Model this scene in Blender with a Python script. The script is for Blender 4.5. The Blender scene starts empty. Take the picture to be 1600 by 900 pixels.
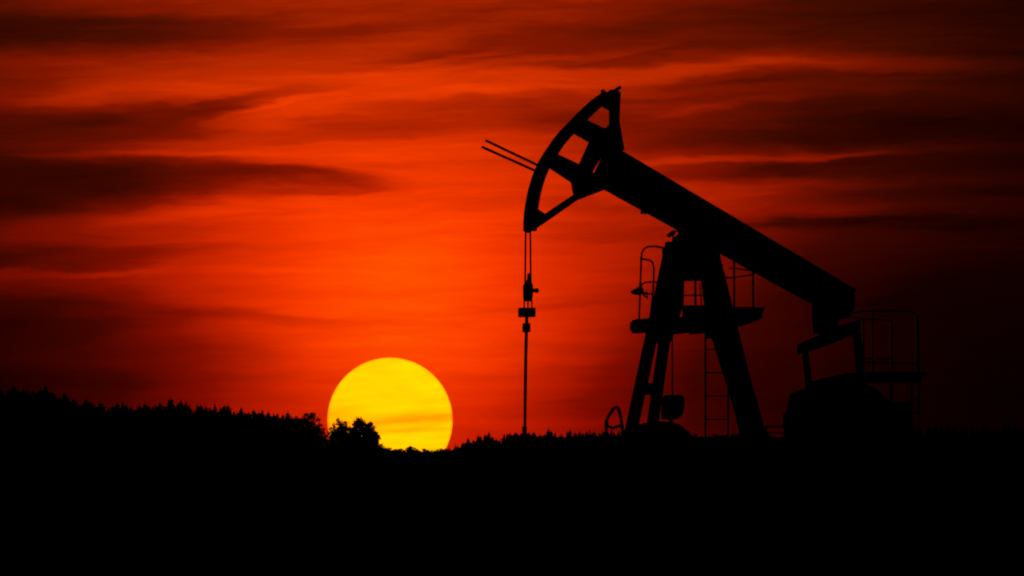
import bpy, math, random
from mathutils import Vector, Matrix
R = math.radians
random.seed(7)
scene = bpy.context.scene

# ------------------------------------------------------------------ camera
F = 3636.0            # focal length in photograph pixels (1600 px wide)
HZ = 705.0            # image row of the true horizon
CAM = Vector((0, 0, 1.6))
cd = bpy.data.cameras.new('camera')
cd.sensor_width = 36
cd.lens = 36 * F / 1600
cd.shift_y = (HZ - 450) / 1600
cd.clip_start = 0.1
cd.clip_end = 60000
cam = bpy.data.objects.new('camera', cd)
cam.location = CAM
cam.rotation_euler = (R(90), 0, 0)
scene.collection.objects.link(cam)
scene.camera = cam

scene.view_settings.view_transform = 'Standard'
scene.view_settings.look = 'None'
scene.view_settings.exposure = 0
scene.view_settings.gamma = 1
scene.cycles.pixel_filter_type = 'BLACKMAN_HARRIS'
scene.cycles.filter_width = 2.0

SUN_AZ = math.atan((609.5 - 800) / F)       # to the left of +Y
SUN_EL = math.atan((HZ - 656.5) / F)

# ------------------------------------------------------------------ world
class NT:
    """small helper for building node trees from expressions"""
    def __init__(s, tree):
        s.t = tree
    def n(s, kind, **kw):
        nd = s.t.nodes.new(kind)
        for k, v in kw.items():
            setattr(nd, k, v)
        return nd
    def put(s, sock, v):
        if isinstance(v, bpy.types.NodeSocket):
            s.t.links.new(v, sock)
        else:
            sock.default_value = v
    def m(s, op, a, b=None, c=None, clamp=False):
        nd = s.n('ShaderNodeMath', operation=op, use_clamp=clamp)
        s.put(nd.inputs[0], a)
        if b is not None: s.put(nd.inputs[1], b)
        if c is not None: s.put(nd.inputs[2], c)
        return nd.outputs[0]
    def xyz(s, x, y, z=0.0):
        nd = s.n('ShaderNodeCombineXYZ')
        s.put(nd.inputs[0], x); s.put(nd.inputs[1], y); s.put(nd.inputs[2], z)
        return nd.outputs[0]
    def noise(s, vec, scale=1.0, detail=4.0, rough=0.5):
        nd = s.n('ShaderNodeTexNoise')
        s.put(nd.inputs['Vector'], vec)
        nd.inputs['Scale'].default_value = scale
        nd.inputs['Detail'].default_value = detail
        nd.inputs['Roughness'].default_value = rough
        return nd.outputs[0]
    def rng(s, v, a, b, c, d, mode='LINEAR'):
        nd = s.n('ShaderNodeMapRange', interpolation_type=mode)
        s.put(nd.inputs[0], v)
        for i, q in enumerate((a, b, c, d)):
            nd.inputs[1 + i].default_value = q
        return nd.outputs[0]

def lin(c):
    c = c / 255
    return c / 12.92 if c <= 0.04045 else ((c + 0.055) / 1.055) ** 2.4

# banks of cloud and gaps between them: centre, half sizes (units of the sky grid, 100 = 1.58 deg), tilt, strength
CLOUDS = [
    # px,  py,  rx,  ry, tilt, amp
    (40, 52, 480, 44, 2, -.60), (130, 45, 300, 34, 0, -.34), (400, 62, 330, 24, 3, -.30), (560, 30, 380, 34, 2, -.24),
    (330, 130, 520, 34, 2, .30), (60, 105, 260, 20, 0, .15), (200, 150, 260, 22, 1, .25),
    (60, 205, 400, 50, 3, -.55), (230, 190, 250, 34, 4, -.38), (430, 152, 210, 14, 9, -.16),
    (455, 175, 170, 24, 10, .28), (540, 205, 260, 26, 2, -.22), (400, 205, 150, 14, 4, .1),
    (230, 241, 260, 9, 0, .35), (650, 236, 260, 20, 2, .16),
    (50, 285, 440, 58, 1, -.85), (260, 277, 420, 36, -1, -.55), (470, 276, 210, 20, -3, -.42), (60, 325, 300, 44, 4, -.45),
    (330, 325, 330, 22, 4, .22), (150, 345, 240, 20, 4, .2),
    (60, 402, 330, 24, 2, -.40), (160, 392, 260, 13, 2, -.16), (330, 425, 420, 10, 0, .14), (40, 428, 260, 10, 0, .25),
    (430, 497, 250, 12, -3, -.20), (260, 482, 300, 12, -3, -.14), (620, 506, 160, 8, 1, -.07),
    (20, 560, 470, 120, 0, -.78), (60, 490, 330, 50, 0, -.30), (0, 620, 620, 60, 0, -.30),
    (450, 163, 150, 7, 13, .26), (350, 168, 130, 10, 12, -.24), (600, 143, 160, 6, 3, .16), (720, 90, 130, 9, 8, .24), (690, 104, 120, 8, -6, .14),
    (545, 279, 120, 12, -6, -.24), (480, 297, 160, 6, 4, -.18), (590, 262, 130, 6, -4, .12), (560, 222, 170, 6, 3, .14), (420, 345, 200, 6, 3, .10), (700, 352, 180, 5, 1, .08),
    (900, 96, 200, 7, 7, -.16), (1020, 84, 170, 10, 8, -.20), (1190, 128, 200, 6, 3, -.22), (1340, 122, 200, 6, 2, .18),
    (640, 60, 340, 34, 3, -.16), (830, 70, 330, 30, 7, -.42), (610, 95, 190, 12, 6, -.1), (1150, 40, 400, 46, 3, -.36), (760, 20, 220, 20, 2, -.08),
    (880, 124, 380, 22, 4, .26), (760, 143, 260, 10, 3, .18), (1110, 106, 300, 26, 5, .36), (1240, 102, 260, 20, 2, .28), (1420, 97, 300, 20, -1, .45), (700, 92, 160, 10, 3, -.12), (690, 150, 330, 16, 3, .12), (560, 122, 260, 12, 2, .08),
    (760, 182, 330, 34, 1, -.36), (900, 190, 180, 30, 0, -.18), (1080, 170, 230, 10, 5, .22), (1010, 150, 230, 10, 0, -.12),
    (1240, 195, 420, 52, 2, -.50), (1480, 215, 300, 60, 0, -.40), (1160, 215, 220, 24, 0, -.22), (1060, 176, 170, 9, 6, .20), (1040, 147, 200, 6, 0, .22), (1480, 236, 300, 9, 3, .25),
    (700, 262, 200, 12, 0, -.08), (1190, 249, 260, 9, 2, .42), (1400, 235, 230, 12, 5, .2),
    (1130, 268, 260, 16, 1, -.28), (1330, 265, 250, 22, 0, -.34),
    (1120, 300, 230, 24, 2, .30), (1000, 270, 200, 40, 1, .12), (1260, 305, 330, 34, 1, .25), (1240, 325, 250, 18, 1, .28), (1420, 305, 220, 22, 3, -.35), (1300, 347, 210, 10, 2, -.50), (1460, 350, 190, 18, 0, -.3),
    (930, 372, 190, 15, 2, -.20), (1000, 345, 200, 9, 1, .07), (820, 335, 170, 14, 1, .06), (960, 315, 160, 14, 4, -.07), (760, 485, 220, 9, 3, -.12), (900, 476, 170, 8, 4, -.10),
    (1360, 560, 500, 200, 0, -.72), (1040, 620, 260, 110, 0, -.34), (1420, 420, 330, 120, 0, -.25), (640, 350, 260, 20, 1, .05),
    (880, 640, 170, 26, 1, -.16), (770, 590, 130, 12, 1, -.06), (460, 585, 200, 20, 0, -.08),
]

world = bpy.data.worlds.new('World')
scene.world = world
world.use_nodes = True
wt = world.node_tree
wt.nodes.clear()
w = NT(wt)
out = w.n('ShaderNodeOutputWorld')
bg = w.n('ShaderNodeBackground')
tc = w.n('ShaderNodeTexCoord')
sep = w.n('ShaderNodeSeparateXYZ')
wt.links.new(tc.outputs['Generated'], sep.inputs[0])
dx, dy, dz = sep.outputs
ys = w.m('MAXIMUM', dy, 0.05)
PX = w.m('ADD', w.m('MULTIPLY', w.m('DIVIDE', dx, ys), F / 100), 8.0)       # east-west across the western sky
PY = w.m('SUBTRACT', HZ / 100, w.m('MULTIPLY', w.m('DIVIDE', dz, ys), F / 100))
ahead = w.rng(dy, 0.1, 0.5, 0.0, 1.0)
# turbulence that ruffles the cloud edges
n1 = w.noise(w.xyz(w.m('MULTIPLY', PX, .45), w.m('MULTIPLY', PY, 1.7), 3.1), 1.0, 5, .55)
n2 = w.noise(w.xyz(w.m('MULTIPLY', PX, .35), w.m('MULTIPLY', PY, 2.6), 9.7), 1.0, 6, .6)
wx = w.m('ADD', PX, w.m('MULTIPLY', w.m('SUBTRACT', n2, .5), 1.8))
wy = w.m('ADD', PY, w.m('MULTIPLY', w.m('SUBTRACT', n1, .5), .42))
n3 = w.noise(w.xyz(w.m('MULTIPLY', PX, 1.5), w.m('MULTIPLY', PY, 7.0), 2.2), 1.0, 5, .6)
wy = w.m('ADD', wy, w.m('MULTIPLY', w.m('SUBTRACT', n3, .5), .14))
wvec = w.xyz(wx, wy, 0.0)
acc = None
for (cx, cy, rx, ry, tilt, amp) in CLOUDS:
    mp = w.n('ShaderNodeMapping', vector_type='TEXTURE')
    wt.links.new(wvec, mp.inputs[0])
    mp.inputs['Location'].default_value = (cx / 100, cy / 100, 0)
    mp.inputs['Rotation'].default_value = (0, 0, R(-tilt))
    mp.inputs['Scale'].default_value = (rx * 1.05 / 100, ry * 1.08 / 100, 1)
    gr = w.n('ShaderNodeTexGradient', gradient_type='SPHERICAL')
    wt.links.new(mp.outputs[0], gr.inputs[0])
    b = w.rng(gr.outputs[1], 0.0, .70, 0.0, amp, 'SMOOTHSTEP')
    acc = b if acc is None else w.m('ADD', acc, b)
# broad glow round the sun
def glow(cx, cy, sx, sy, k):
    a = w.m('DIVIDE', w.m('SUBTRACT', PX, cx / 100), sx / 100)
    b = w.m('DIVIDE', w.m('SUBTRACT', PY, cy / 100), sy / 100)
    r2 = w.m('ADD', w.m('MULTIPLY', a, a), w.m('MULTIPLY', b, b))
    return w.m('MULTIPLY', w.m('EXPONENT', w.m('MULTIPLY', r2, -.5)), k)
g = w.m('ADD', glow(610, 350, 390, 430, .73), glow(630, 490, 230, 230, .36))
g = w.m('ADD', g, glow(200, 130, 420, 260, .20))
g = w.m('ADD', g, glow(1250, 130, 420, 300, .14))
# streaks
s1 = w.noise(w.xyz(w.m('MULTIPLY', wx, .38), w.m('ADD', w.m('MULTIPLY', wy, 4.2), w.m('MULTIPLY', wx, .12)), 1.3), 1.0, 6, .6)
s2 = w.noise(w.xyz(w.m('MULTIPLY', PX, .8), w.m('ADD', w.m('MULTIPLY', PY, 11), w.m('MULTIPLY', PX, .3)), 5.3), 1.0, 4, .6)
up = w.rng(PY, 1.0, 6.0, 1.1, .55)
st = w.m('MULTIPLY', w.m('ADD', w.m('MULTIPLY', w.m('SUBTRACT', s1, .5), .75), w.m('MULTIPLY', w.m('SUBTRACT', s2, .5), .28)), up)
f = w.m('EXPONENT', w.m('ADD', w.m('MULTIPLY', acc, .80), st))
T = w.m('SUBTRACT', 1.08, w.m('MULTIPLY', w.m('EXPONENT', w.m('MULTIPLY', w.m('MULTIPLY', g, f), -1.25)), 1.08))
T = w.m('MULTIPLY', T, w.m('ADD', glow(630, 500, 230, 190, .34), .98))
ramp = w.n('ShaderNodeValToRGB')
wt.links.new(w.m('DIVIDE', T, 1.25), ramp.inputs[0])
el = ramp.color_ramp.elements
stops = [(0, (0, 0, 0)), (.10, (18, 1, 0)), (.25, (62, 8, 0)), (.5, (130, 19, 0)), (.75, (194, 38, 0)),
         (.9, (230, 51, 0)), (1.0, (252, 62, 0)), (1.12, (255, 80, 0)), (1.25, (255, 104, 0))]
while len(el) < len(stops): el.new(.5)
for e, (p, c) in zip(el, stops):
    e.position = p / 1.25
    e.color = (lin(c[0]), lin(c[1]), lin(c[2]), 1)
sc = w.n('ShaderNodeSeparateColor'); wt.links.new(ramp.outputs[0], sc.inputs[0])
cc = w.n('ShaderNodeCombineColor')
wt.links.new(w.m('MULTIPLY', sc.outputs[0], ahead), cc.inputs[0])
gk = w.m('ADD', w.rng(PY, .5, 6.4, 1.38, .35), glow(620, 560, 200, 120, .55))
wt.links.new(w.m('MULTIPLY', w.m('MULTIPLY', sc.outputs[1], gk), ahead), cc.inputs[1])
# the rest of the dusk sky
sky = w.n('ShaderNodeTexSky', sky_type='NISHITA')
sky.sun_disc = False
sky.sun_elevation = SUN_EL
sky.sun_rotation = SUN_AZ
sky.air_density = 2.0; sky.dust_density = 6.0
mul = w.n('ShaderNodeMix', data_type='RGBA', blend_type='MULTIPLY')
mul.inputs[0].default_value = 1
wt.links.new(sky.outputs[0], mul.inputs[6])
mul.inputs[7].default_value = (.0012, .0002, .0001, 1)
add = w.n('ShaderNodeMix', data_type='RGBA', blend_type='ADD')
add.inputs[0].default_value = 1
wt.links.new(mul.outputs[2], add.inputs[6]); wt.links.new(cc.outputs[0], add.inputs[7])
wt.links.new(add.outputs[2], bg.inputs[0])
bg.inputs[1].default_value = 1.0
wt.links.new(bg.outputs[0], out.inputs[0])

# ------------------------------------------------------------------ sun lamp
sd = bpy.data.lights.new('sunlight', 'SUN')
sd.energy = 0.3; sd.angle = R(3.0); sd.color = (1.0, .34, .05)
so = bpy.data.objects.new('sunlight', sd)
sdir = Vector((math.sin(SUN_AZ) * math.cos(SUN_EL), math.cos(SUN_AZ) * math.cos(SUN_EL), math.sin(SUN_EL)))
so.rotation_euler = sdir.to_track_quat('Z', 'Y').to_euler()
so.location = (0, 0, 60)
scene.collection.objects.link(so)

# ------------------------------------------------------------------ materials
def principled(name, col, rough=.8, metal=0.0, var=.25, scale=3.0, spec=.2, bump=0.0):
    m = bpy.data.materials.new(name); m.use_nodes = True
    t = NT(m.node_tree); p = m.node_tree.nodes['Principled BSDF']
    tcn = t.n('ShaderNodeTexCoord')
    nz = t.n('ShaderNodeTexNoise'); nz.inputs['Scale'].default_value = scale; nz.inputs['Detail'].default_value = 6
    m.node_tree.links.new(tcn.outputs['Object'], nz.inputs['Vector'])
    cr = t.n('ShaderNodeValToRGB')
    cr.color_ramp.elements[0].position = .3; cr.color_ramp.elements[1].position = .7
    cr.color_ramp.elements[0].color = tuple(c * (1 - var) for c in col) + (1,)
    cr.color_ramp.elements[1].color = tuple(min(1, c * (1 + var)) for c in col) + (1,)
    m.node_tree.links.new(nz.outputs[0], cr.inputs[0])
    m.node_tree.links.new(cr.outputs[0], p.inputs['Base Color'])
    p.inputs['Roughness'].default_value = rough
    p.inputs['Metallic'].default_value = metal
    p.inputs['Specular IOR Level'].default_value = spec
    if bump:
        b = t.n('ShaderNodeBump'); b.inputs['Strength'].default_value = bump
        m.node_tree.links.new(nz.outputs[0], b.inputs['Height'])
        m.node_tree.links.new(b.outputs[0], p.inputs['Normal'])
    return m
M_PAINT = principled('weathered_machine_paint', (.07, .055, .045), .75, 0, .4, 2.5)
M_STEEL = principled('dull_steel', (.09, .085, .08), .7, .2, .3, 6)
M_RUST = principled('rusty_steel', (.08, .035, .02), .9, 0, .5, 5, .1)
M_CONC = principled('concrete', (.16, .15, .14), .95, 0, .2, 2, .1)
M_SOIL = principled('dark_soil', (.035, .028, .02), 1, 0, .4, .35, 0)
M_GRASS = principled('dry_grass', (.05, .055, .02), 1, 0, .3, 3, 0)
M_BARK = principled('bark', (.06, .045, .035), 1, 0, .3, 8, 0)
M_NEEDLE = principled('conifer_needles', (.03, .05, .025), 1, 0, .35, 4, 0)
M_LEAF = principled('broad_leaves', (.045, .07, .025), 1, 0, .35, 4, 0)
M_GLASS = principled('lamp_glass', (.12, .12, .12), .3, 0, .1, 4, .4)

# the sun's own face: yellow disc, cooler bands where thin cloud lies across it
m = bpy.data.materials.new('solar_surface'); m.use_nodes = True
M_SUN = m; m.node_tree.nodes.clear(); t = NT(m.node_tree)
o_ = t.n('ShaderNodeOutputMaterial'); em = t.n('ShaderNodeEmission'); tr = t.n('ShaderNodeBsdfTransparent'); ad = t.n('ShaderNodeAddShader')
tcn = t.n('ShaderNodeTexCoord'); sp = t.n('ShaderNodeSeparateXYZ'); m.node_tree.links.new(tcn.outputs['Object'], sp.inputs[0])
sx_, sy_, sz_ = sp.outputs      # object space is the unit sphere
nb = t.noise(t.xyz(t.m('MULTIPLY', sx_, 1.1), 0.0, t.m('ADD', t.m('MULTIPLY', sz_, 9.0), t.m('MULTIPLY', sx_, -.5))), 1.0, 4, .55)
nb2 = t.noise(t.xyz(t.m('MULTIPLY', sx_, 1.3), 4.0, t.m('MULTIPLY', sz_, 3.0)), 1.0, 3, .5)
def band(z0, wd, k, tilt, x0, xw):
    a = t.m('DIVIDE', t.m('SUBTRACT', t.m('SUBTRACT', sz_, t.m('MULTIPLY', sx_, tilt)), z0 ), wd)
    b = t.m('DIVIDE', t.m('SUBTRACT', sx_, x0), xw)
    r2 = t.m('ADD', t.m('MULTIPLY', a, a), t.m('MULTIPLY', b, b))
    return t.m('MULTIPLY', t.m('EXPONENT', t.m('MULTIPLY', r2, -1.0)), k)
dk = t.m('ADD', band(.0, .085, .34, .06, .45, .9), band(-.17, .05, .24, .05, .4, .6))
dk = t.m('ADD', dk, band(-.02, .28, .20, 0, -.98, .5))
dk = t.m('ADD', dk, band(.75, .04, .05, .0, .2, .5))
dk = t.m('ADD', dk, t.m('MULTIPLY', t.m('SUBTRACT', nb, .45), .50))
dk = t.m('ADD', dk, t.m('MULTIPLY', t.m('SUBTRACT', nb2, .5), .10))
lw = t.n('ShaderNodeLayerWeight'); lw.inputs[0].default_value = .5
limb = t.rng(lw.outputs['Facing'], .70, .98, 0.0, .30, 'SMOOTHSTEP')
dk = t.m('ADD', dk, limb)
gch = t.m('MULTIPLY', t.m('SUBTRACT', 0.66, dk), .5)
cc = t.n('ShaderNodeCombineColor'); cc.inputs[0].default_value = .5; m.node_tree.links.new(t.m('MAXIMUM', gch, .1), cc.inputs[1])
m.node_tree.links.new(cc.outputs[0], em.inputs[0])
m.node_tree.links.new(em.outputs[0], ad.inputs[0]); m.node_tree.links.new(tr.outputs[0], ad.inputs[1]); m.node_tree.links.new(ad.outputs[0], o_.inputs[0])

# ------------------------------------------------------------------ mesh helpers
COL = scene.collection
class MB:
    def __init__(s): s.v = []; s.f = []; s.smooth = False
    def add(s, vs, fs):
        o = len(s.v); s.v += [tuple(p) for p in vs]; s.f += [tuple(o + i for i in f) for f in fs]; return s
    def prism(s, pts, v0, v1):
        """outline in the machine's side plane (x, z), given thickness across it"""
        n = len(pts)
        vs = [(x, v0, z) for x, z in pts] + [(x, v1, z) for x, z in pts]
        fs = [tuple(range(n)), tuple(range(2 * n - 1, n - 1, -1))]
        fs += [(i, i + n, (i + 1) % n + n, (i + 1) % n) for i in range(n)]
        return s.add(vs, fs)
    def box(s, a, b):
        (x0, y0, z0), (x1, y1, z1) = a, b
        vs = [(x, y, z) for x in (x0, x1) for y in (y0, y1) for z in (z0, z1)]
        return s.add(vs, [(0, 1, 3, 2), (4, 6, 7, 5), (0, 4, 5, 1), (2, 3, 7, 6), (0, 2, 6, 4), (1, 5, 7, 3)])
    def tube(s, pts, r, n=8, cap=True):
        pts = [Vector(p) for p in pts]
        rs = r if isinstance(r, (list, tuple)) else [r] * len(pts)
        o = len(s.v); up = None
        for i, p in enumerate(pts):
            d = (pts[min(i + 1, len(pts) - 1)] - pts[max(i - 1, 0)]).normalized()
            if up is None:
                up = Vector((0, 0, 1)) if abs(d.z) < .9 else Vector((0, 1, 0))
            a = d.cross(up).normalized(); b = a.cross(d).normalized(); up = b
            for k in range(n):
                q = 2 * math.pi * k / n
                s.v.append(tuple(p + (a * math.cos(q) + b * math.sin(q)) * rs[i]))
        for i in range(len(pts) - 1):
            for k in range(n):
                s.f.append((o + i * n + k, o + i * n + (k + 1) % n, o + (i + 1) * n + (k + 1) % n, o + (i + 1) * n + k))
        if cap:
            s.f.append(tuple(o + k for k in range(n - 1, -1, -1)))
            s.f.append(tuple(o + (len(pts) - 1) * n + k for k in range(n)))
        return s
    def bar(s, p, q, wx, wy):
        """rectangular hollow section from p to q, wx along the machine, wy across it"""
        p, q = Vector(p), Vector(q)
        vs = [p + Vector((a, b, 0)) for a, b in ((-wx, -wy), (wx, -wy), (wx, wy), (-wx, wy))]
        vs += [q + Vector((a, b, 0)) for a, b in ((-wx, -wy), (wx, -wy), (wx, wy), (-wx, wy))]
        return s.add(vs, [(3, 2, 1, 0), (4, 5, 6, 7), (0, 1, 5, 4), (1, 2, 6, 5), (2, 3, 7, 6), (3, 0, 4, 7)])
    def ball(s, c, r, n=10):
        o = len(s.v); c = Vector(c)
        rr = r if isinstance(r, (list, tuple)) else (r, r, r)
        for i in range(1, n // 2):
            th = math.pi * i / (n // 2)
            for k in range(n):
                ph = 2 * math.pi * k / n
                s.v.append((c.x + rr[0] * math.sin(th) * math.cos(ph), c.y + rr[1] * math.sin(th) * math.sin(ph), c.z + rr[2] * math.cos(th)))
        s.v.append((c.x, c.y, c.z + rr[2])); s.v.append((c.x, c.y, c.z - rr[2]))
        m_ = n // 2 - 1
        for i in range(m_ - 1):
            for k in range(n):
                s.f.append((o + i * n + k, o + (i + 1) * n + k, o + (i + 1) * n + (k + 1) % n, o + i * n + (k + 1) % n))
        for k in range(n):
            s.f.append((o + m_ * n, o + k, o + (k + 1) % n)); s.f.append((o + m_ * n + 1, o + (m_ - 1) * n + (k + 1) % n, o + (m_ - 1) * n + k))
        return s
    def build(s, name, mat, parent=None, bevel=0, smooth=False):
        me = bpy.data.meshes.new(name); me.from_pydata(s.v, [], s.f); me.update()
        me.materials.append(mat)
        ob = bpy.data.objects.new(name, me); COL.objects.link(ob)
        if parent: ob.parent = parent
        if smooth:
            for p in me.polygons: p.use_smooth = True
        if bevel:
            b = ob.modifiers.new('bevel', 'BEVEL'); b.width = bevel; b.segments = 2; b.limit_method = 'ANGLE'
        return ob
def tag(o, label=None, cat=None, group=None, kind=None):
    if label: o['label'] = label
    if cat: o['category'] = cat
    if group: o['group'] = group
    if kind: o['kind'] = kind
    return o
def empty(name, loc, rz=0):
    o = bpy.data.objects.new(name, None); o.location = loc; o.rotation_euler = (0, 0, rz); o.empty_display_size = .5
    COL.objects.link(o); return o
def at(px, py, Y):
    """world point at distance Y in front of the camera seen in that direction"""
    return Vector(((px - 800) / F * Y, Y, CAM.z + (HZ - py) / F * Y))

# ------------------------------------------------------------------ terrain
def interp(x, pts):
    if x <= pts[0][0]: return pts[0][1]
    for (a, b), (c, d) in zip(pts, pts[1:]):
        if x <= c:
            k = (x - a) / (c - a); k = k * k * (3 - 2 * k); return b + (d - b) * k
    return pts[-1][1]
PAD_Z = 1.74
# ground line of the far ridge, along the bearing from the road (bearing grid, height grid)
RIDGE = [(-3000, 640), (-400, 640), (0, 652), (120, 664), (250, 668), (450, 672), (485, 676), (530, 694), (575, 696), (612, 714), (690, 718), (760, 706), (860, 696),
         (1000, 700), (1200, 704), (1400, 694), (1500, 686), (1700, 680), (4000, 680)]
def sm(a, b, x):
    k = min(1, max(0, (x - a) / (b - a))); return k * k * (3 - 2 * k)
def H(x, y):
    z = 0.0
    px = 800 + F * x / max(y, 1)
    if y > 0:
        side = sm(-6, 3, x)
        z += sm(18, 52, y) * (1.15 + (PAD_Z - 1.15) * side) * (1 - sm(90, 260, y))
        rz = CAM.z + (HZ - interp(px, RIDGE)) / F * 620
        z += sm(240, 620, y) * rz * (1 - .6 * sm(800, 2500, y))
        z -= 1.2 * sm(90, 200, y) * (1 - sm(300, 600, y))
    bump = math.sin(x * .9 + 1.3 * math.sin(y * .31)) * math.sin(y * .7 + x * .2) * .035 + math.sin(x * .21 + y * .13) * .05
    flat = sm(50, 56, y) * (1 - sm(72, 80, y)) * sm(-2, 0, x)
    return z + bump * (1 - flat * .9) * (1 if y < 100 else 1)
def graded(lo, hi, c, step, g):
    out = [c]; s = step; p = c
    while p < hi: p += s; out.append(min(p, hi)); s *= g
    s = step; p = c
    while p > lo: p -= s; out.insert(0, max(p, lo)); s *= g
    return out
xs = graded(-3200, 3200, 4, .8, 1.045); ys_ = graded(-300, 6000, 58, .9, 1.035)
gv = [(x, y, H(x, y)) for y in ys_ for x in xs]; nx = len(xs)
gf = [(j * nx + i, j * nx + i + 1, (j + 1) * nx + i + 1, (j + 1) * nx + i) for j in range(len(ys_) - 1) for i in range(nx - 1)]
tag(MB().add(gv, gf).build('ground', M_SOIL, smooth=True), kind='structure')

# ------------------------------------------------------------------ the setting sun
SD = 20000.0
sb = MB()
sb.ball((0, 0, 0), 1.0, 96)
sun = sb.build('sun', M_SUN, smooth=True)
sun.location = at(609.5, 656.5, SD)
sun.scale = (97.8 / F * SD,) * 3
tag(sun, 'large yellow setting sun sinking behind the distant treeline', 'sun')

# ------------------------------------------------------------------ the pumpjack
YAW = R(22)
O = Vector(((1085 - 800) / F * 60, 60, PAD_Z))
EX = Vector((math.cos(YAW), math.sin(YAW), 0)); EY = Vector((-math.sin(YAW), math.cos(YAW), 0))
def L(px, py, v=0.0):
    """point of the machine's side elevation (drawn in photo units) in the plane v metres beyond its centreline"""
    d = Vector(((px - 800) / F, 1, (HZ - py) / F))
    t_ = (v - (CAM - O).dot(EY)) / d.dot(EY)
    p = CAM + d * t_ - O
    return Vector((p.dot(EX), v, p.z))
def XZ(pts, v=0.0):
    return [(L(a, b, v).x, L(a, b, v).z) for a, b in pts]
K = math.sin(YAW) * F / 60     # how far one metre across the machine moves a point sideways, in photo units
def pbox(mb, x0, y0, x1, y1, v0, v1):
    vm = (v0 + v1) / 2; e = abs(v1 - v0) / 2 * K
    if x1 - x0 > 2 * e + 2: x0 += e; x1 -= e
    mb.prism(XZ([(x0, y1), (x1, y1), (x1, y0), (x0, y0)], vm), v0, v1); return mb

pj = empty('pumpjack', O, YAW)
tag(pj, 'tall black oil pumpjack with slanting walking beam and raised horsehead', 'pumpjack')

# walking beam: flanges, web, stiffeners
beam = MB()
T0, T1 = (962, 233), (1334, 453.5)
B0, B1 = (945, 294), (1268, 472.5)
beam.prism(XZ([B0, B1, (1325, 492), (1331, 480), (1334, 462), T1, T0]), -.05, .05)
def strip(p, q, th, w_):
    (a, b), (c, d) = p, q; l = math.hypot(c - a, d - b); nx_, ny_ = -(d - b) / l * th, (c - a) / l * th
    beam.prism(XZ([(a, b), (c, d), (c + nx_, d + ny_), (a + nx_, b + ny_)]), -w_, w_)
strip(T0, T1, 4, .17); strip(B1, B0, 4, .17)
for k in (.12, .26, .40, .54, .68, .82, .94):
    a = (T0[0] + (T1[0] - T0[0]) * k, T0[1] + (T1[1] - T0[1]) * k + 3); b = (B0[0] + (B1[0] - B0[0]) * k, B0[1] + (B1[1] - B0[1]) * k - 3)
    beam.prism(XZ([(a[0] - 1, a[1]), (a[0] + 1, a[1]), (b[0] + 1, b[1]), (b[0] - 1, b[1])]), -.15, .15)
wb = beam.build('walking_beam', M_PAINT, pj)
pbox(MB(), 1001, 326, 1017, 334, -.08, .08).build('stop_bracket', M_STEEL, wb)
# tail bearing block under the beam end
tb = MB()
tb.prism(XZ([(1272, 470), (1332, 462), (1331, 483), (1323, 497), (1308, 500), (1306, 505), (1306, 519), (1275, 522), (1272, 500)]), -.14, .14)
tb.tube([L(1292, 512, -.3), L(1292, 512, .3)], .14, 14)
tb.build('tail_bearing', M_STEEL, pj, .01)

# horsehead: curved face plate, rim web, spokes, back post
OUT = [(941, 143.5), (926, 154), (913.5, 165), (900, 178), (887, 191.5), (875, 204), (864, 217), (850, 238), (842, 251), (835.5, 265), (831, 277), (827, 290), (823.8, 303), (821.5, 316), (819, 332), (818, 346), (818, 361)]
def offs(pts, d):
    o = []
    for i in range(len(pts)):
        a = pts[max(i - 1, 0)]; b = pts[min(i + 1, len(pts) - 1)]
        l = math.hypot(b[0] - a[0], b[1] - a[1]); o.append((pts[i][0] - (b[1] - a[1]) / l * -d, pts[i][1] + (b[0] - a[0]) / l * -d))
    return o
hh = MB()
o3 = [(x + 2.6, y) for x, y in OUT]
o3b = offs(o3, 3.0)
i1 = offs(o3, 16.5)
for i in range(len(OUT) - 1):
    hh.prism(XZ([o3[i], o3b[i], o3b[i + 1], o3[i + 1]]), -.13, .13)      # face plate the cables lie on
    hh.prism(XZ([o3b[i], i1[i], i1[i + 1], o3b[i + 1]]), -.045, .045)      # rim web
head = hh.build('horsehead', M_PAINT, pj)
rimf = MB()
i0 = offs(o3, 14.5)
for i in range(len(OUT) - 1):
    rimf.prism(XZ([i0[i], i1[i], i1[i + 1], i0[i + 1]]), -.085, -.046)
    rimf.prism(XZ([i0[i], i1[i], i1[i + 1], i0[i + 1]]), .046, .085)
rimf.build('rim_flange', M_PAINT, head)
def spoke(name, pts, wv=.07): return MB().prism(XZ(pts), -wv, wv).build(name, M_PAINT, head, .006)
spoke('spoke', [(900, 181), (912, 186), (944, 201), (966, 190), (974, 235), (944, 240), (921, 222), (890.5, 204.5), (887, 198)])
spoke('spoke', [(856, 232), (868, 240), (905, 257.5), (915, 262), (920, 290), (893, 284.7), (856.5, 260.5), (848, 256)])
spoke('cross_plate', [(921, 222), (947, 222), (946, 233), (925.5, 268), (927, 282), (903, 290), (903, 262)], .06)
spoke('back_plate', [(947.5, 231), (972, 236), (966, 262), (947, 296), (925, 301), (926, 276)], .05)
spoke('lower_plate', [(893, 284.7), (920, 278), (932, 274), (946, 296), (903, 312.5), (897, 306)], .06)
spoke('lower_strut', [(896, 304.5), (904, 311), (854, 346), (833, 360), (826, 364), (821, 363), (820, 352), (838, 342), (851, 334.6)], .06)
spoke('toe_gusset', [(836, 322), (840, 327), (852, 335), (840, 347), (822, 352), (824, 325)], .05)
spoke('back_post', [(952.5, 150), (968.5, 144), (968.5, 149), (967, 189), (974.5, 233), (970, 237), (952, 226), (949, 197), (952.5, 194)], .05)
spoke('top_plate', [(934, 153), (941, 144), (947, 146), (953, 141), (962, 139), (969, 146), (967, 172), (952, 172), (936.5, 164.5), (926, 160)], .06)
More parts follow.
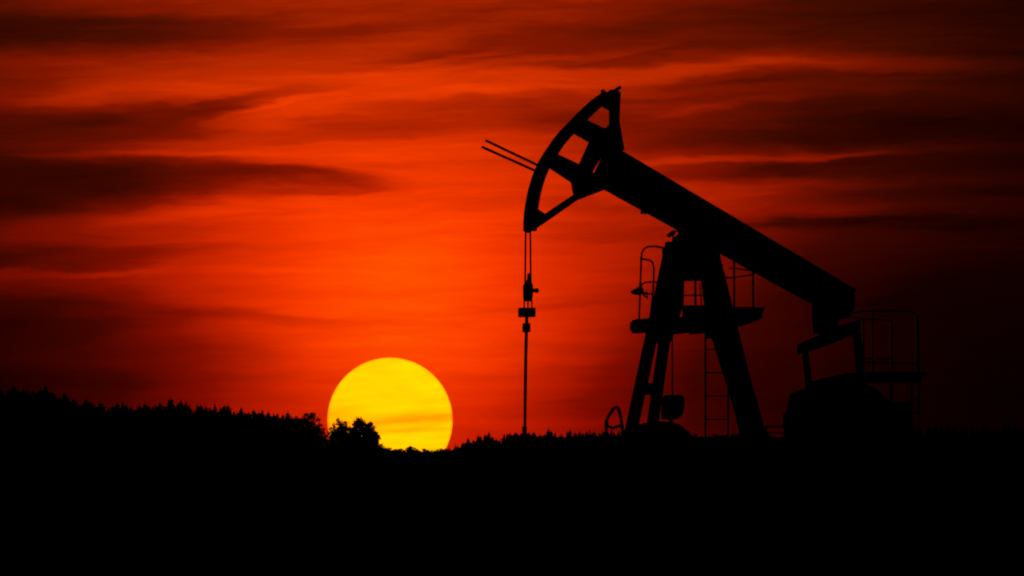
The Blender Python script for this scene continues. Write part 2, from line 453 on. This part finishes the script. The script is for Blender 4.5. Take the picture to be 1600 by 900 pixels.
hk = MB(); hk.ball(L(942, 143), .06); hk.tube([L(942, 143), L(948, 150)], .05)
hk.tube([L(960, 146), L(963, 140), L(969, 136.5)], .045); hk.ball(L(968, 137), .05); hk.ball(L(954, 142), .035)
hk.build('cable_clamp', M_STEEL, head)
for a, b in (((759, 219.5), (842, 259)), ((753, 229.5), (838, 267.5))):
    MB().tube([L(*a), L(*b)], .034, 8).build('guide_rod', M_STEEL, head)
# bridle and rod
WX = 823
for s_, (a, b) in ((1, ((821.5, 352), (820.3, 456))), (-1, ((828.5, 358), (829.5, 456)))):
    MB().tube([L(a[0] , a[1], s_ * .13), L(b[0], b[1], s_ * .13)], .025, 8).build('bridle_cable', M_STEEL, pj)
dy_ = MB()
pbox(dy_, 817, 446, 833, 462, -.1, .1)
dy_.prism(XZ([(818, 446), (824, 437), (825, 427), (828, 427), (829, 438), (832, 446)]), -.04, .04)
dy_.tube([L(830, 454), L(840, 454)], .05, 10); dy_.ball(L(838.5, 454), .065)
dy_.prism(XZ([(818, 461), (832, 461), (830, 471), (819, 471)]), -.05, .05)
dy_.build('load_cell', M_STEEL, pj, .006)
cb = MB()
for x in (819, 825, 831): cb.tube([L(x, 468), L(x, 484)], .02, 8)
pbox(cb, 809.5, 481, 837, 495.5, -.09, .09)
cb.tube([L(823, 495), L(823, 506)], .045, 10)
cb.build('carrier_bar', M_STEEL, pj, .006)
pbox(MB(), 816, 505, 829, 519, -.07, .07).build('rod_clamp', M_STEEL, pj, .01)
base_l = L(818.8, 690)
MB().tube([L(822.5, 515), L(821.5, 560), Vector((L(819.5, 690).x, 0, -.35))], [.044, .042, .036], 10).build('polished_rod', M_STEEL, pj)

# samson post
sp_ = [
    ((1046, 372), (974, 692), .72, 'leg', .125), ((1058, 380), (1014, 692), -.72, 'leg', .11)]
def leg(top, bot, vt, vb, wx, wy, name='leg'):
    MB().bar(L(bot[0], bot[1], vb) * 1.0, L(top[0], top[1], vt), wx, wy).build(name, M_PAINT, pj, .008)
leg((1050, 378), (981, 696), .18, .72, .15, .09)      # far front leg
leg((1060, 378), (1015, 696), -.18, -.62, .13, .09)   # near front leg
leg((1100, 378), (1172, 696), .18, .36, .19, .10)
leg((1107, 378), (1186, 696), -.18, -.42, .19, .10)
sd_ = MB()
sd_.prism(XZ([(1047, 388), (1062, 366), (1080, 362), (1112, 380), (1119, 393), (1122, 410), (1130, 438), (1046, 439), (1043, 410)]), -.2, .2)
sam = sd_.build('samson_post_head', M_PAINT, pj, .01)
bk = MB(); bk.prism(XZ([(1062, 372), (1068, 352), (1110, 372), (1116, 392)]), -.22, .22); bk.tube([L(1088, 366, -.32), L(1088, 366, .32)], .17, 18)
bk.build('saddle_bearing', M_STEEL, pj, .01)
# cross pieces of the front pair and side plates
cp = MB(); cp.prism(XZ([(1004, 598), (1034, 598), (1031, 617), (1000, 617)]), -.05, .05); cp.build('cross_brace', M_PAINT, pj)
cp = MB(); cp.prism(XZ([(1022, 478), (1066, 478), (1052, 524), (1046, 536), (1034, 544), (1030, 536), (1016, 540)]), -.05, .05); cp.build('gusset_plate', M_PAINT, pj)
cp = MB(); cp.prism(XZ([(1038, 438), (1068, 438), (1067, 480), (1026, 480)]), -.05, .05); cp.build('gusset_plate', M_PAINT, pj)
cp = MB(); cp.prism(XZ([(1096, 438), (1131, 438), (1146, 500), (1152, 524), (1116, 524), (1102, 480)]), -.05, .05); cp.build('gusset_plate', M_PAINT, pj)
cp = MB(); cp.prism(XZ([(1110, 520), (1153, 520), (1163, 560), (1190, 655), (1200, 696), (1165, 696), (1152, 655), (1133, 592)]), -.04, .04); cp.build('rear_brace_plate', M_PAINT, pj)
for x, y, v in ((978, 697, .74), (1014, 697, -.64), (1180, 697, 0)):
    pbox(MB(), x - 22, y - 5, x + 22, y + 1, v - .22, v + .22).build('foot_plate', M_STEEL, pj)

# work platform round the post
pl = MB()
pbox(pl, 990, 497.5, 1122, 504, -.75, .75)
pbox(pl, 987, 503, 1112, 520.5, -.68, -.60); pbox(pl, 987, 503, 1112, 520.5, .60, .68)
pl.prism(XZ([(996, 498), (1000, 498), (1000, 521), (990, 521), (985.5, 514), (986, 504)]), -.06, .06)
for x in (1066, 1096): pbox(pl, x - 3, 503, x + 3, 521, -.6, .6)
pbox(pl, 1100, 481.5, 1191.5, 488, -1.0, -.1)
pl.prism(XZ([(1118, 487), (1190, 487), (1190, 497), (1183, 501), (1158, 510), (1140, 512), (1118, 512)], -.6), -.66, -.58)
pbox(pl, 1155, 486, 1187, 497, -.95, -.2)
pbox(pl, 1066, 477, 1110, 496, -.12, -.06)
pbox(pl, 1103, 519, 1117, 529, -.3, .1)
plat = pl.build('work_platform', M_RUST, pj)
def rail(name, pts, parent, r=.026, mat=None):
    pp = [L(*p) for p in pts]
    return MB().tube(pp, r, 8).build(name, mat or M_STEEL, parent)
V1 = -.9
rail('rail_post', [(1146.8, 404, V1), (1147.3, 484, V1)], plat, .03)
rail('rail_post', [(1176.5, 422, V1), (1176.8, 484, V1)], plat, .03)
rail('handrail', [(1126, 433.5, -.3), (1140, 434, -.6), (1152, 433, V1), (1168, 430.5, V1), (1179, 428, V1)], plat, .022)
rail('handrail', [(1140, 419, -.4), (1150, 419.5, V1), (1165, 421.5, V1), (1177, 423, V1)], plat, .022)
rail('rail_post', [(1086.5, 428, .8), (1086.5, 482, .8)], plat, .033)
rail('handrail', [(1060, 461.5, .8), (1112, 461.5, .8)], plat, .022)
rail('rail_post', [(1093, 443, .7), (1097, 482, .7)], plat, .018)
# caged guard on the left side
rail('cage_hoop', [(998.5, 499, .6), (1000, 460, .6), (1002, 404, .6), (1003, 395, .58), (1007, 388, .52), (1013, 385.2, .45), (1024, 385, .35), (1033, 386.5, .3), (1044, 389.5, .2)], plat, .027)
rail('cage_hoop', [(1016, 498, -.6), (1019, 470, -.6), (1021.5, 440, -.6), (1021.5, 418, -.6), (1019.5, 410, -.5), (1014, 406.3, -.3), (1006, 405, .2), (1001, 404, .55)], plat, .027)
rail('rail_post', [(1036, 388, .3), (1036, 442, .3)], plat, .027)
rail('cage_hoop', [(1000.5, 452, .6), (1003, 444, .5), (1009, 441, .3), (1022, 440.3, -.5), (1032, 442, -.2), (1040, 443, 0)], plat, .022)
rail('handrail', [(997, 457.5, .6), (1010, 459.5, 0), (1019, 459, -.6)], plat, .022)
def floodlight(px, py, v, arms, head_pts):
    f_ = MB(); f_.prism(XZ(head_pts, v), v - .06, v + .06)
    fo = f_.build('floodlight', M_STEEL, pj, .006)
    g_ = MB()
    for a in arms: g_.tube([L(x, y, v) for x, y in a], .022, 6)
    g_.build('bracket', M_STEEL, fo)
floodlight(999, 453, .6, [[(1000, 444), (1000.5, 470)], [(988, 458.5), (1012, 457)], [(1002, 458), (1012, 466), (1011, 460)], [(986.5, 456), (993, 452)], [(990, 459), (998, 460)]],
           [(986, 455), (996, 450), (1000, 446), (1004, 452), (1005, 459), (999, 459), (988, 458)])
floodlight(1050, 374, .1, [[(1043, 369), (1052, 361), (1064, 361)], [(1052, 366), (1051, 378), (1048, 388)], [(1052, 372), (1058, 370)], [(1048, 380), (1056, 374), (1062, 366)]],
           [(1042.5, 367), (1052, 359.5), (1056, 361), (1053, 367), (1046, 371)])
# access ladder behind the legs
ld = MB(); VL = -.55
ld.tube([L(1102, 521, VL), L(1102, 692, VL)], .03, 8); ld.tube([L(1137.5, 521, VL), L(1137.5, 692, VL)], .028, 8)
for i in range(5):
    y = 546 + i * 36.4; ld.tube([L(1102, y, VL), L(1137.5, y, VL)], .018, 6)
ld.build('ladder', M_STEEL, pj)
# conduit and switch cabinet
MB().tube([L(1050.5, 520, -.3), L(1050.5, 622, -.3)], .024, 8).build('conduit', M_STEEL, pj)

# equaliser and pitmans
eq = MB()
e0, e1 = L(1268, 540, 1.25), L(1326, 514, -1.25)
vs = []
for p, hx, hz in ((e0, .45, .14), (e1, .36, .16)):
    for a, b in ((-1, -1), (1, -1), (1, 1), (-1, 1)): vs.append(p + Vector((a * hx, 0, b * hz + a * hx * .27)))
eq.add(vs, [(3, 2, 1, 0), (4, 5, 6, 7), (0, 1, 5, 4), (1, 2, 6, 5), (2, 3, 7, 6), (3, 0, 4, 7)])
eq.tube([L(1292, 512, 0), L(1297, 528, 0)], .16, 12)
eq.build('equalizer', M_PAINT, pj, .015)
MB().bar(L(1267, 628, 1.2), L(1257, 543, 1.2), .075, .06).build('pitman_arm', M_PAINT, pj, .006)
MB().bar(L(1349, 640, -1.2), L(1339, 520, -1.2), .10, .06).build('pitman_arm', M_PAINT, pj, .006)
# gearbox, cranks, counterweights
gb = MB()
gb.prism(XZ([(1268, 697), (1268, 622), (1276, 610), (1300, 604), (1335, 604), (1346, 614), (1348, 697)]), -.45, .45)
gb.tube([L(1305, 640, -1.0), L(1305, 640, 1.0)], .12, 16)
for v in (-.46, .46):
    for a in range(8):
        c = L(1305, 640, v); q = a * math.pi / 4
        gb.tube([c + Vector((.26 * math.cos(q), -.02, .26 * math.sin(q))), c + Vector((.26 * math.cos(q), .02, .26 * math.sin(q)))], .03, 6)
gb.build('gearbox', M_PAINT, pj, .02)
def crank(v0, v1, arm, wt_):
    ob = MB().prism(XZ(arm, (v0 + v1) / 2), v0, v1).build('crank', M_PAINT, pj, .015)
    MB().prism(XZ(wt_, (v0 + v1) / 2), v0 - .12, v1 + .12).build('counterweight', M_RUST, ob, .03)
def arc(cx, cy, rx, ry, a0, a1, n=14):
    return [(cx + rx * math.cos(R(a0 + (a1 - a0) * i / n)), cy - ry * math.sin(R(a0 + (a1 - a0) * i / n))) for i in range(n + 1)]
crank(.72, .84, [(1258, 612), (1272, 606), (1300, 640), (1290, 670), (1262, 640)], [(1232, 690)] + [(1227, 662), (1228, 646), (1234, 642), (1236, 628), (1238, 615)] + [(1258, 608), (1276, 604), (1300, 600), (1300, 690)])
crank(-.84, -.72, [(1340, 625), (1354, 622), (1352, 660), (1330, 690), (1312, 690)], [(1290, 690)] + arc(1330, 660, 62, 62, 150, 20) + [(1400, 690)])
gd = MB(); gd.prism(XZ([(1258, 606), (1268, 596), (1290, 590), (1322, 583), (1350, 583), (1352, 606)], 0), -.04, .04)
gd.build('belt_guard', M_RUST, pj)
mo = MB(); mo.tube([L(1372, 640, -.5), L(1372, 640, .5)], .36, 20); mo.tube([L(1372, 640, -.62), L(1372, 640, -.5)], .3, 20)
pbox(mo, 1350, 655, 1396, 697, -.4, .4)
mo.build('electric_motor', M_PAINT, pj, .01)
bd = MB(); pbox(bd, 1362, 628, 1420, 697, .5, .9); bd.build('brake_housing', M_PAINT, pj, .02)
# skid under the whole machine
sk = MB()
for v in (-.75, .75): sk.box((L(960, 690).x, v - .12, 0.02), (L(1440, 690).x, v + .12, .22))
for i in range(9):
    x = L(965, 690).x + i * 1.0; sk.box((x - .08, -.63, .04), (x + .08, .63, .18))
sk.build('skid', M_STEEL, pj)
# gearbox platform with railing
gp = MB(); VA, VB = -1.0, .2
pbox(gp, 1330, 582, 1442, 588, VA, VB); pbox(gp, 1336, 588, 1440, 598, VA, VA + .06); pbox(gp, 1336, 588, 1440, 598, VB - .06, VB)
gp.tube([L(1424, 596, VA + .1), L(1424, 695, VA + .1)], .032, 8); gp.tube([L(1436, 596, VA + .1), L(1436, 695, VA + .1)], .032, 8)
for y in (622, 645, 668): gp.tube([L(1424, y, VA + .1), L(1436, y, VA + .1)], .02, 6)
gp.tube([L(1392, 596, VB), L(1392, 695, VB)], .035, 8)
gpo = gp.build('gearbox_platform', M_RUST, pj)
for (x, y0, v) in ((1363.5, 486, VA), (1432.5, 494, VA), (1393, 500, VB), (1349, 500, VB)):
    rail('rail_post', [(x, y0, v), (x, 584, v)], gpo, .03)
rail('handrail', [(1332, 490, VA), (1345, 486.5, VA), (1363, 485.5, VA), (1395, 486, VA), (1422, 486.5, VA), (1429, 488.5, VA), (1432.5, 495, VA)], gpo, .024)
rail('handrail', [(1349, 566, VA), (1432, 568, VA)], gpo, .018)
rail('handrail', [(1330, 495, VB), (1350, 499, VB), (1385, 499.5, VB), (1393, 502, VB)], gpo, .020)
rail('handrail', [(1349, 560, VB), (1393, 561, VB)], gpo, .018)
rail('handrail', [(1435, 500, VA), (1437, 582, VB)], gpo, .018)

# ------------------------------------------------------------------ small things around the machine
def world_from_local(p): return O + EX * p.x + EY * p.y + Vector((0, 0, p.z))
# concrete slab
sl = MB(); sl.box((-3.6, -1.9, -.25), (6.2, 1.9, .015)); so_ = sl.build('foundation_slab', M_CONC); so_.location = O; so_.rotation_euler = (0, 0, YAW); tag(so_, 'low concrete foundation slab beneath the pumpjack', 'slab')
# wellhead under the rod
wh_l = L(819.5, 690)
whp = world_from_local(Vector((wh_l.x, 0, 0)))
wh = empty('wellhead', (whp.x, whp.y, H(whp.x, whp.y)), YAW)
tag(wh, 'squat wellhead with side valves where the pumpjack rod enters the ground', 'wellhead')
b_ = MB(); b_.tube([(0, 0, -.3), (0, 0, .42)], .11, 16); b_.tube([(0, 0, .12), (0, 0, .17)], .2, 16); b_.tube([(0, 0, .3), (0, 0, .34)], .18, 16); b_.tube([(0, 0, .34), (0, 0, .6)], .06, 12)
b_.build('casing_head', M_PAINT, wh, .004)
b_ = MB(); b_.tube([(-.55, 0, .24), (.55, 0, .24)], .045, 10); b_.tube([(.55, 0, .24), (.75, 0, .2), (.8, 0, -.2)], .045, 10); b_.build('flow_line', M_STEEL, wh)
for s_ in (-1, 1):
    b_ = MB(); b_.tube([(s_ * .38, -.08, .24), (s_ * .38, .08, .24)], .085, 12); vv = b_.build('valve', M_STEEL, wh)
    b_ = MB(); b_.tube([(s_ * .38, -.25, .24), (s_ * .38, -.07, .24)], .015, 6)
    b_.tube([(s_ * .38 + .1 * math.cos(R(a)), -.25, .24 + .1 * math.sin(R(a))) for a in range(0, 361, 30)], .014, 6, False); b_.build('hand_wheel', M_RUST, vv)
# bent pipe frame left of the legs
pf = world_from_local(L(958, 690, -.2))
r0 = at(958, 690, pf.y)
fr = MB()
def q(px, py, dyy=0): p = at(px, py, pf.y + dyy); return (p.x - pf.x, p.y - pf.y, p.z - H(pf.x, pf.y))
gz = H(pf.x, pf.y)
fr.tube([q(947, 700), q(947, 666), (q(947, 659)), q(951, 650), q(959, 638), q(963, 635.5), q(966, 638), q(969, 647), q(972, 664), q(973, 700)], .042, 8)
fr.tube([q(947, 665), q(958, 669), q(971, 664)], .04, 8)
fr.ball(q(948, 662), .055)
fo = fr.build('pipe_arch', M_RUST); fo.location = (pf.x, pf.y, gz); tag(fo, 'small bent pipe frame like an upturned V left of the pumpjack legs', 'pipe arch')
# switch cabinet with rounded hood, near the front legs
cp_ = world_from_local(L(1048, 692, -1.1))
ca = empty('control_cabinet', (cp_.x, cp_.y, PAD_Z), YAW)
tag(ca, 'rounded electrical control cabinet on a post between the front and rear legs', 'cabinet')
cl = L(1048, 692, -1.1)
def CL(px, py, v=-1.1): p = L(px, py, v); return (p.x - cl.x, p.y + 1.1, p.z)
b_ = MB(); pts = [(1036, 655), (1037, 622), (1042, 617), (1058, 616.5), (1063, 618), (1066, 622), (1066.5, 634), (1064, 646), (1059, 653), (1053, 656)]
b_.prism([(CL(*p)[0], CL(*p)[2]) for p in pts], -.14, .14); b_.build('housing', M_PAINT, ca, .02)
b_ = MB(); b_.tube([(0, 0, -.05), (0, 0, CL(1048, 654)[2])], .05, 10); b_.build('post', M_STEEL, ca)
b_ = MB(); b_.box((-.2, -.155, .72), (.2, -.142, 1.18)); dr = b_.build('door', M_PAINT, ca); MB().tube([(.15, -.17, .9), (.15, -.17, 1.0)], .012, 6).build('handle', M_STEEL, dr)
# spoil heap in front of the cabinet
hp = MB(); n = 26; rows = 10; c0 = at(1037, 700, 57)
hv, hf = [], []
prof = [(982, 695), (988, 664), (1000, 659), (1012, 656.5), (1030, 655), (1052, 657), (1064, 661), (1074, 670), (1082, 679), (1092, 683), (1100, 692)]
for i in range(41):
    px = 980 + i * 3.0
    z = at(px, interp(px, prof) + random.uniform(-.8, .8), 57).z - PAD_Z
    for j in range(13):
        a = -1 + 2 * j / 12
        hv.append((at(px, 0, 57).x - c0.x, a * 1.25, max(0, z) * (1 - a * a) ** .8 * random.uniform(.95, 1.0) - .04))
for i in range(40):
    for j in range(12): hf.append((i * 13 + j, (i + 1) * 13 + j, (i + 1) * 13 + j + 1, i * 13 + j + 1))
ho = hp.add(hv, hf).build('soil_heap', M_SOIL, smooth=True); ho.location = (c0.x, 57, H(c0.x, 57)); tag(ho, 'low rounded heap of soil at the foot of the pumpjack front legs', 'soil heap')
# pipe fence between the rear leg and the gearbox
pfn = world_from_local(L(1212, 695, -.9)); pr = empty('pipe_railing', (pfn.x, pfn.y, H(pfn.x, pfn.y)), 0)
tag(pr, 'low three-bar pipe railing between the rear leg and the gearbox', 'railing')
def pq(px, py): p = at(px, py, pfn.y); return (p.x - pfn.x, 0, p.z - H(pfn.x, pfn.y))
for y in (667, 676, 685): MB().tube([pq(1196, y), pq(1232, y)], .024, 8).build('rail', M_RUST, pr)
for x in (1197, 1231): MB().tube([pq(x, 664), pq(x, 702)], .03, 8).build('post', M_RUST, pr)

# ------------------------------------------------------------------ trees
def conifer(seed):
    rnd = random.Random(seed); m_ = MB()
    lev = 15; wd = rnd.uniform(.18, .27); blunt = rnd.uniform(.42, .85); lean = rnd.uniform(-.03, .03)
    for i in range(lev):
        k = i / (lev - 1); z = .12 + (.86 - .05 * (1 - blunt)) * k; rad = wd * (1 - k) ** blunt * rnd.uniform(.7, 1.2) + .012
        nb_ = 9 if k < .8 else 6
        for b in range(nb_):
            a = 2 * math.pi * (b + rnd.random() * .9) / nb_; r_ = rad * rnd.uniform(.5, 1.25)
            dr_ = .03 + .05 * (1 - k) * rnd.uniform(-.4, 1.3)
            c, s_ = math.cos(a), math.sin(a); w0 = r_ * rnd.uniform(.3, .5)
            ox = lean * z
            tip = (ox + c * r_, s_ * r_, z - dr_ + rnd.uniform(-.01, .03))
            l_ = (ox + c * r_ * .5 - s_ * w0, s_ * r_ * .5 + c * w0, z - dr_ * .55); rr_ = (ox + c * r_ * .5 + s_ * w0, s_ * r_ * .5 - c * w0, z - dr_ * .55)
            m_.add([(ox, 0, z + .03), l_, tip, rr_, (ox + c * r_ * .45, s_ * r_ * .45, z - dr_ - .045)], [(0, 1, 2), (0, 2, 3), (1, 4, 2), (4, 3, 2), (0, 4, 1), (0, 3, 4)])
    t_ = MB().tube([(0, 0, -.15), (0, 0, .5), (lean * .95, 0, .95)], [.022, .014, .003], 7)
    return m_, t_
def broadleaf(seed, leaves=5200, wide=.38):
    rnd = random.Random(seed); t_ = MB(); m_ = MB(); tips = []
    t_.tube([(0, 0, -.15), (.005, 0, .15), (.01, .005, .4), (0, .01, .6)], [.032, .026, .018, .01], 8)
    def shell(z): return wide * max(0.0, math.sin(math.pi * min(1, z * .80 + .17))) ** .55
    for b in range(34):
        a = b * 2.4 + rnd.uniform(-.3, .3); ez = rnd.uniform(.12, .97); z0 = max(.05, ez - rnd.uniform(.15, .35))
        er = shell(ez) * rnd.uniform(.7, 1.0)
        e = Vector((math.cos(a) * er, math.sin(a) * er, ez))
        t_.tube([(0, 0, z0), e * .5 + Vector((0, 0, z0 * .5 + .01)), e], [.010, .006, .002], 5); tips.append((e, rnd.uniform(.05, .10)))
    for _ in range(60):
        a = rnd.uniform(0, 6.28); z = rnd.uniform(.06, .9)
        rr_ = shell(z) * rnd.uniform(.1, .85); tips.append((Vector((math.cos(a) * rr_, math.sin(a) * rr_, z)), rnd.uniform(.07, .13)))
    for _ in range(leaves):
        c, r_ = rnd.choice(tips)
        d = Vector((rnd.gauss(0, 1), rnd.gauss(0, 1), rnd.gauss(0, .9))).normalized() * r_ * rnd.random() ** .5
        p = c + d; s_ = rnd.uniform(.012, .030)
        u = Vector((rnd.gauss(0, 1), rnd.gauss(0, 1), rnd.gauss(0, 1))).normalized(); v = u.cross(Vector((rnd.gauss(0, 1), rnd.gauss(0, 1), rnd.gauss(0, 1)))).normalized()
        m_.add([p + u * s_, p + v * s_ * .7, p - u * s_, p - v * s_ * .7], [(0, 1, 2, 3)])
    return m_, t_
lib = {}
def proto(kind, seed):
    m_, t_ = (conifer if kind == 'c' else broadleaf)(seed)
    me = []
    for b, nm, mt in ((m_, 'crown', M_NEEDLE if kind == 'c' else M_LEAF), (t_, 'trunk', M_BARK)):
        d = bpy.data.meshes.new(nm); d.from_pydata(b.v, [], b.f); d.materials.append(mt); me.append(d)
    return me
for s_ in range(6): lib['c%d' % s_] = proto('c', 100 + s_)
for s_ in range(5): lib['b%d' % s_] = proto('b', 200 + s_)
def tree(kind, px, top, Y, h, label, group=None, wide=1.0, name=None):
    base = at(px, top, Y); x = base.x
    key = kind + str(random.randrange(6 if kind == 'c' else 5))
    gzz = H(x, Y)
    hh_ = max(base.z - gzz, 1.2) if h is None else h
    z0 = base.z - hh_
    o = empty(name or ('conifer_tree' if kind == 'c' else 'broadleaf_tree'), (x, Y, z0), random.uniform(0, 6.28))
    ws = max(hh_, 5.0) if kind == 'c' else hh_
    o.scale = (ws * wide, ws * wide, hh_)
    tag(o, label, 'tree' if name is None else 'bush', group)
    cr = bpy.data.objects.new('crown', lib[key][0]); COL.objects.link(cr); cr.parent = o
    tk = bpy.data.objects.new('trunk', lib[key][1]); COL.objects.link(tk); tk.parent = o
    return o
def lerp(x, pts):
    for (a, b), (c, d) in zip(pts, pts[1:]):
        if x <= c: return b + (d - b) * (x - a) / (c - a)
    return pts[-1][1]
LEFT = [(-60, 604), (0, 604), (22, 600), (37, 605), (52, 608), (70, 601), (82, 609), (102, 614), (115, 620), (135, 621), (145, 634), (156, 626), (175, 632), (191, 625), (205, 632), (227, 629), (250, 626), (269, 621), (290, 626), (298, 637), (315, 629), (337, 631), (357, 631), (366, 639), (377, 636), (389, 640), (406, 640), (419, 640), (434, 642), (450, 641), (458, 652)]
RIGHT = [(686, 703), (702, 698), (711, 694), (722, 691), (732, 683), (748, 678), (764, 674), (775, 684), (788, 677), (797, 675), (805, 674), (822, 671), (833, 673), (841, 680), (857, 669), (867, 675), (877, 677), (891, 670), (906, 672), (921, 671), (942, 672), (955, 670), (975, 670), (992, 672)]
G1 = 'conifers along the ridge at the left'
LB1 = 'spiky dark conifer in the dense wood along the left ridge'
# trees whose tops stand clear of the line
for (px, tp) in LEFT[1:-1]:
    tree('c', px, tp + random.uniform(-3, .5), random.uniform(600, 640), random.uniform(8.5, 11), LB1, G1, random.uniform(.85, 1.15))
x = -20.0
while x < 462:
    tree('c', x, lerp(x, LEFT) + random.choice((-1, 1, 3, 5, 9, 13)) + random.uniform(-1.5, 1), random.uniform(590, 650), random.uniform(7, 10), LB1, G1, random.uniform(.8, 1.6)); x += random.uniform(5, 8.5)
G1B = 'broadleaf trees mixed into the left ridge'
x = -10.0
while x < 455:
    tree('b', x, lerp(x, LEFT) + random.uniform(6, 12), random.uniform(585, 640), random.uniform(6.5, 8.5), 'rounded broadleaf crown among the spiky conifers of the left ridge', G1B, random.uniform(.9, 1.3)); x += random.uniform(12, 24)
x = -15.0
while x < 505:
    tree('c', x, lerp(min(x, 450), LEFT) + random.uniform(16, 30) + max(0, (x - 455) * .5), random.uniform(560, 585), random.uniform(6, 8), LB1, G1, random.uniform(1.1, 1.5)); x += random.uniform(11, 16)
# broadleaf trees beside and in front of the sun
for px, tp, h, wd_, lab in (
        (482, 645, 8.5, 1.1, 'bushy broadleaf tree at the right end of the left ridge, beside the gap'),
        (463, 652, 9.0, .80, 'low broadleaf tree merging with the last conifers of the left ridge'),
        (497, 663, 6.5, .9, 'small broadleaf tree sloping down to the notch left of the sun'),
        (533, 654, 8.5, .82, 'upright broadleaf tree against the lower left edge of the sun'),
        (567, 653.5, 8.8, 1.05, 'wide round broadleaf tree against the face of the sun'),
        (582, 671, 6.0, .9, 'lower right shoulder tree of the clump against the sun'),
        (550, 674, 6, 1.2, 'low tree filling the dip of the clump against the sun'),
        (578, 661, 7.5, .70, 'rounded right-hand crown of the clump, rising against the sun face'),
        (556, 661, 7.5, .80, 'middle crown joining the two tall trees of the clump against the sun'),
        (588, 677, 5.0, .75, 'outermost low tree at the right foot of the clump against the sun'),
        (519, 668, 7.0, .70, 'leftmost crown of the clump, just outside the sun edge'),
        (538, 664, 7.5, .90, 'full leafy crown filling the left half of the clump against the sun'),
        (470, 655, 8.0, 1.0, 'dense broadleaf crown where the conifers of the left ridge end'),
        (522, 682, 6.5, .70, 'low tree at the left foot of the clump against the sun'),
        (502, 686, 6.0, .90, 'low shrubby tree under the notch left of the sun')):
    tree('b', px, tp, random.uniform(585, 600), h, lab, None, wd_)
G2 = 'low bushes under the sun'
LB2 = 'low ragged bush on the far skyline directly under the sun'
x = 594.0
BUSH = [(590, 688), (597, 695), (605, 698), (620, 701), (634, 701), (642, 697), (650, 703), (665, 702), (677, 706), (690, 702), (700, 699)]
while x < 700:
    tree('b', x, lerp(x, BUSH) + random.uniform(-1.5, 3), random.uniform(600, 640), random.uniform(3.0, 4.2), LB2, G2, random.uniform(1.0, 1.5), 'bush'); x += random.uniform(4, 7)
G3 = 'conifers between the sun and the pumpjack'
LB3 = 'small pointed conifer on the skyline between the sun and the pumpjack legs'
for (px, tp) in RIGHT: tree('c', px, tp - 1, random.uniform(600, 640), random.uniform(6, 8), LB3, G3, random.uniform(.8, 1.1))
x = 690.0
while x < 992:
    tree('c', x, lerp(x, RIGHT) + random.uniform(-.5, 6), random.uniform(590, 640), random.uniform(5, 7), LB3, G3, random.uniform(1.3, 1.9)); x += random.uniform(4, 7)
G4 = 'conifers beyond the pumpjack'
LB4 = 'distant conifer top showing just above the ground behind the pumpjack'
x = 965.0
while x < 1450:
    tree('c', x, 684 + random.uniform(-4, 4) - sm(1380, 1450, x) * 16, random.uniform(600, 650), random.uniform(5, 7), LB4, G4, random.uniform(1.1, 1.5)); x += random.uniform(8, 13)
G5 = 'conifers at the right edge'
LB5 = 'dim conifer on the dark rise at the far right of the gearbox'
x = 1452.0
while x < 1625:
    tree('c', x, 663 + random.uniform(-4, 6), random.uniform(600, 650), random.uniform(6, 8), LB5, G5, random.uniform(1.1, 1.4)); x += random.uniform(7, 11)

# low weeds along the edge of the slab
x = 1086.0
while x < 1232:
    p_ = world_from_local(L(x, 695, -2.0)); bz = H(p_.x, p_.y)
    hgt = max(.12, at(x, 678 + random.uniform(-3, 5), p_.y).z - bz)
    o = empty('weed', (p_.x, p_.y, bz), random.uniform(0, 6)); o.scale = (hgt * 1.1,) * 2 + (hgt,)
    tag(o, 'low weed in the row between the pumpjack legs and the gearbox', 'weed', 'weeds along the front of the slab')
    for nm, i_ in (('foliage', 0), ('stem', 1)):
        q_ = bpy.data.objects.new(nm, lib['b%d' % random.randrange(5)][i_]); COL.objects.link(q_); q_.parent = o
    x += random.uniform(7, 13)

# ------------------------------------------------------------------ rough grass round the pad
gr = MB()
rg = random.Random(5)
for _ in range(9000):
    x = rg.uniform(-9, 16); y = rg.uniform(50, 75); z = H(x, y); h = rg.uniform(.05, .2) * (1.4 if rg.random() < .1 else 1)
    l_ = world_from_local(Vector((0, 0, 0))); lx = (Vector((x, y, 0)) - O).dot(EX); ly = (Vector((x, y, 0)) - O).dot(EY)
    if -3.7 < lx < 6.3 and abs(ly) < 2.0: continue
    a = rg.uniform(0, 6.28); c, s_ = math.cos(a) * .012, math.sin(a) * .012; bx_, by_ = rg.uniform(-.06, .06), rg.uniform(-.06, .06)
    gr.add([(x - c, y - s_, z - .02), (x + c, y + s_, z - .02), (x + bx_, y + by_, z + h)], [(0, 1, 2)])
tag(gr.build('grass', M_GRASS), kind='stuff')
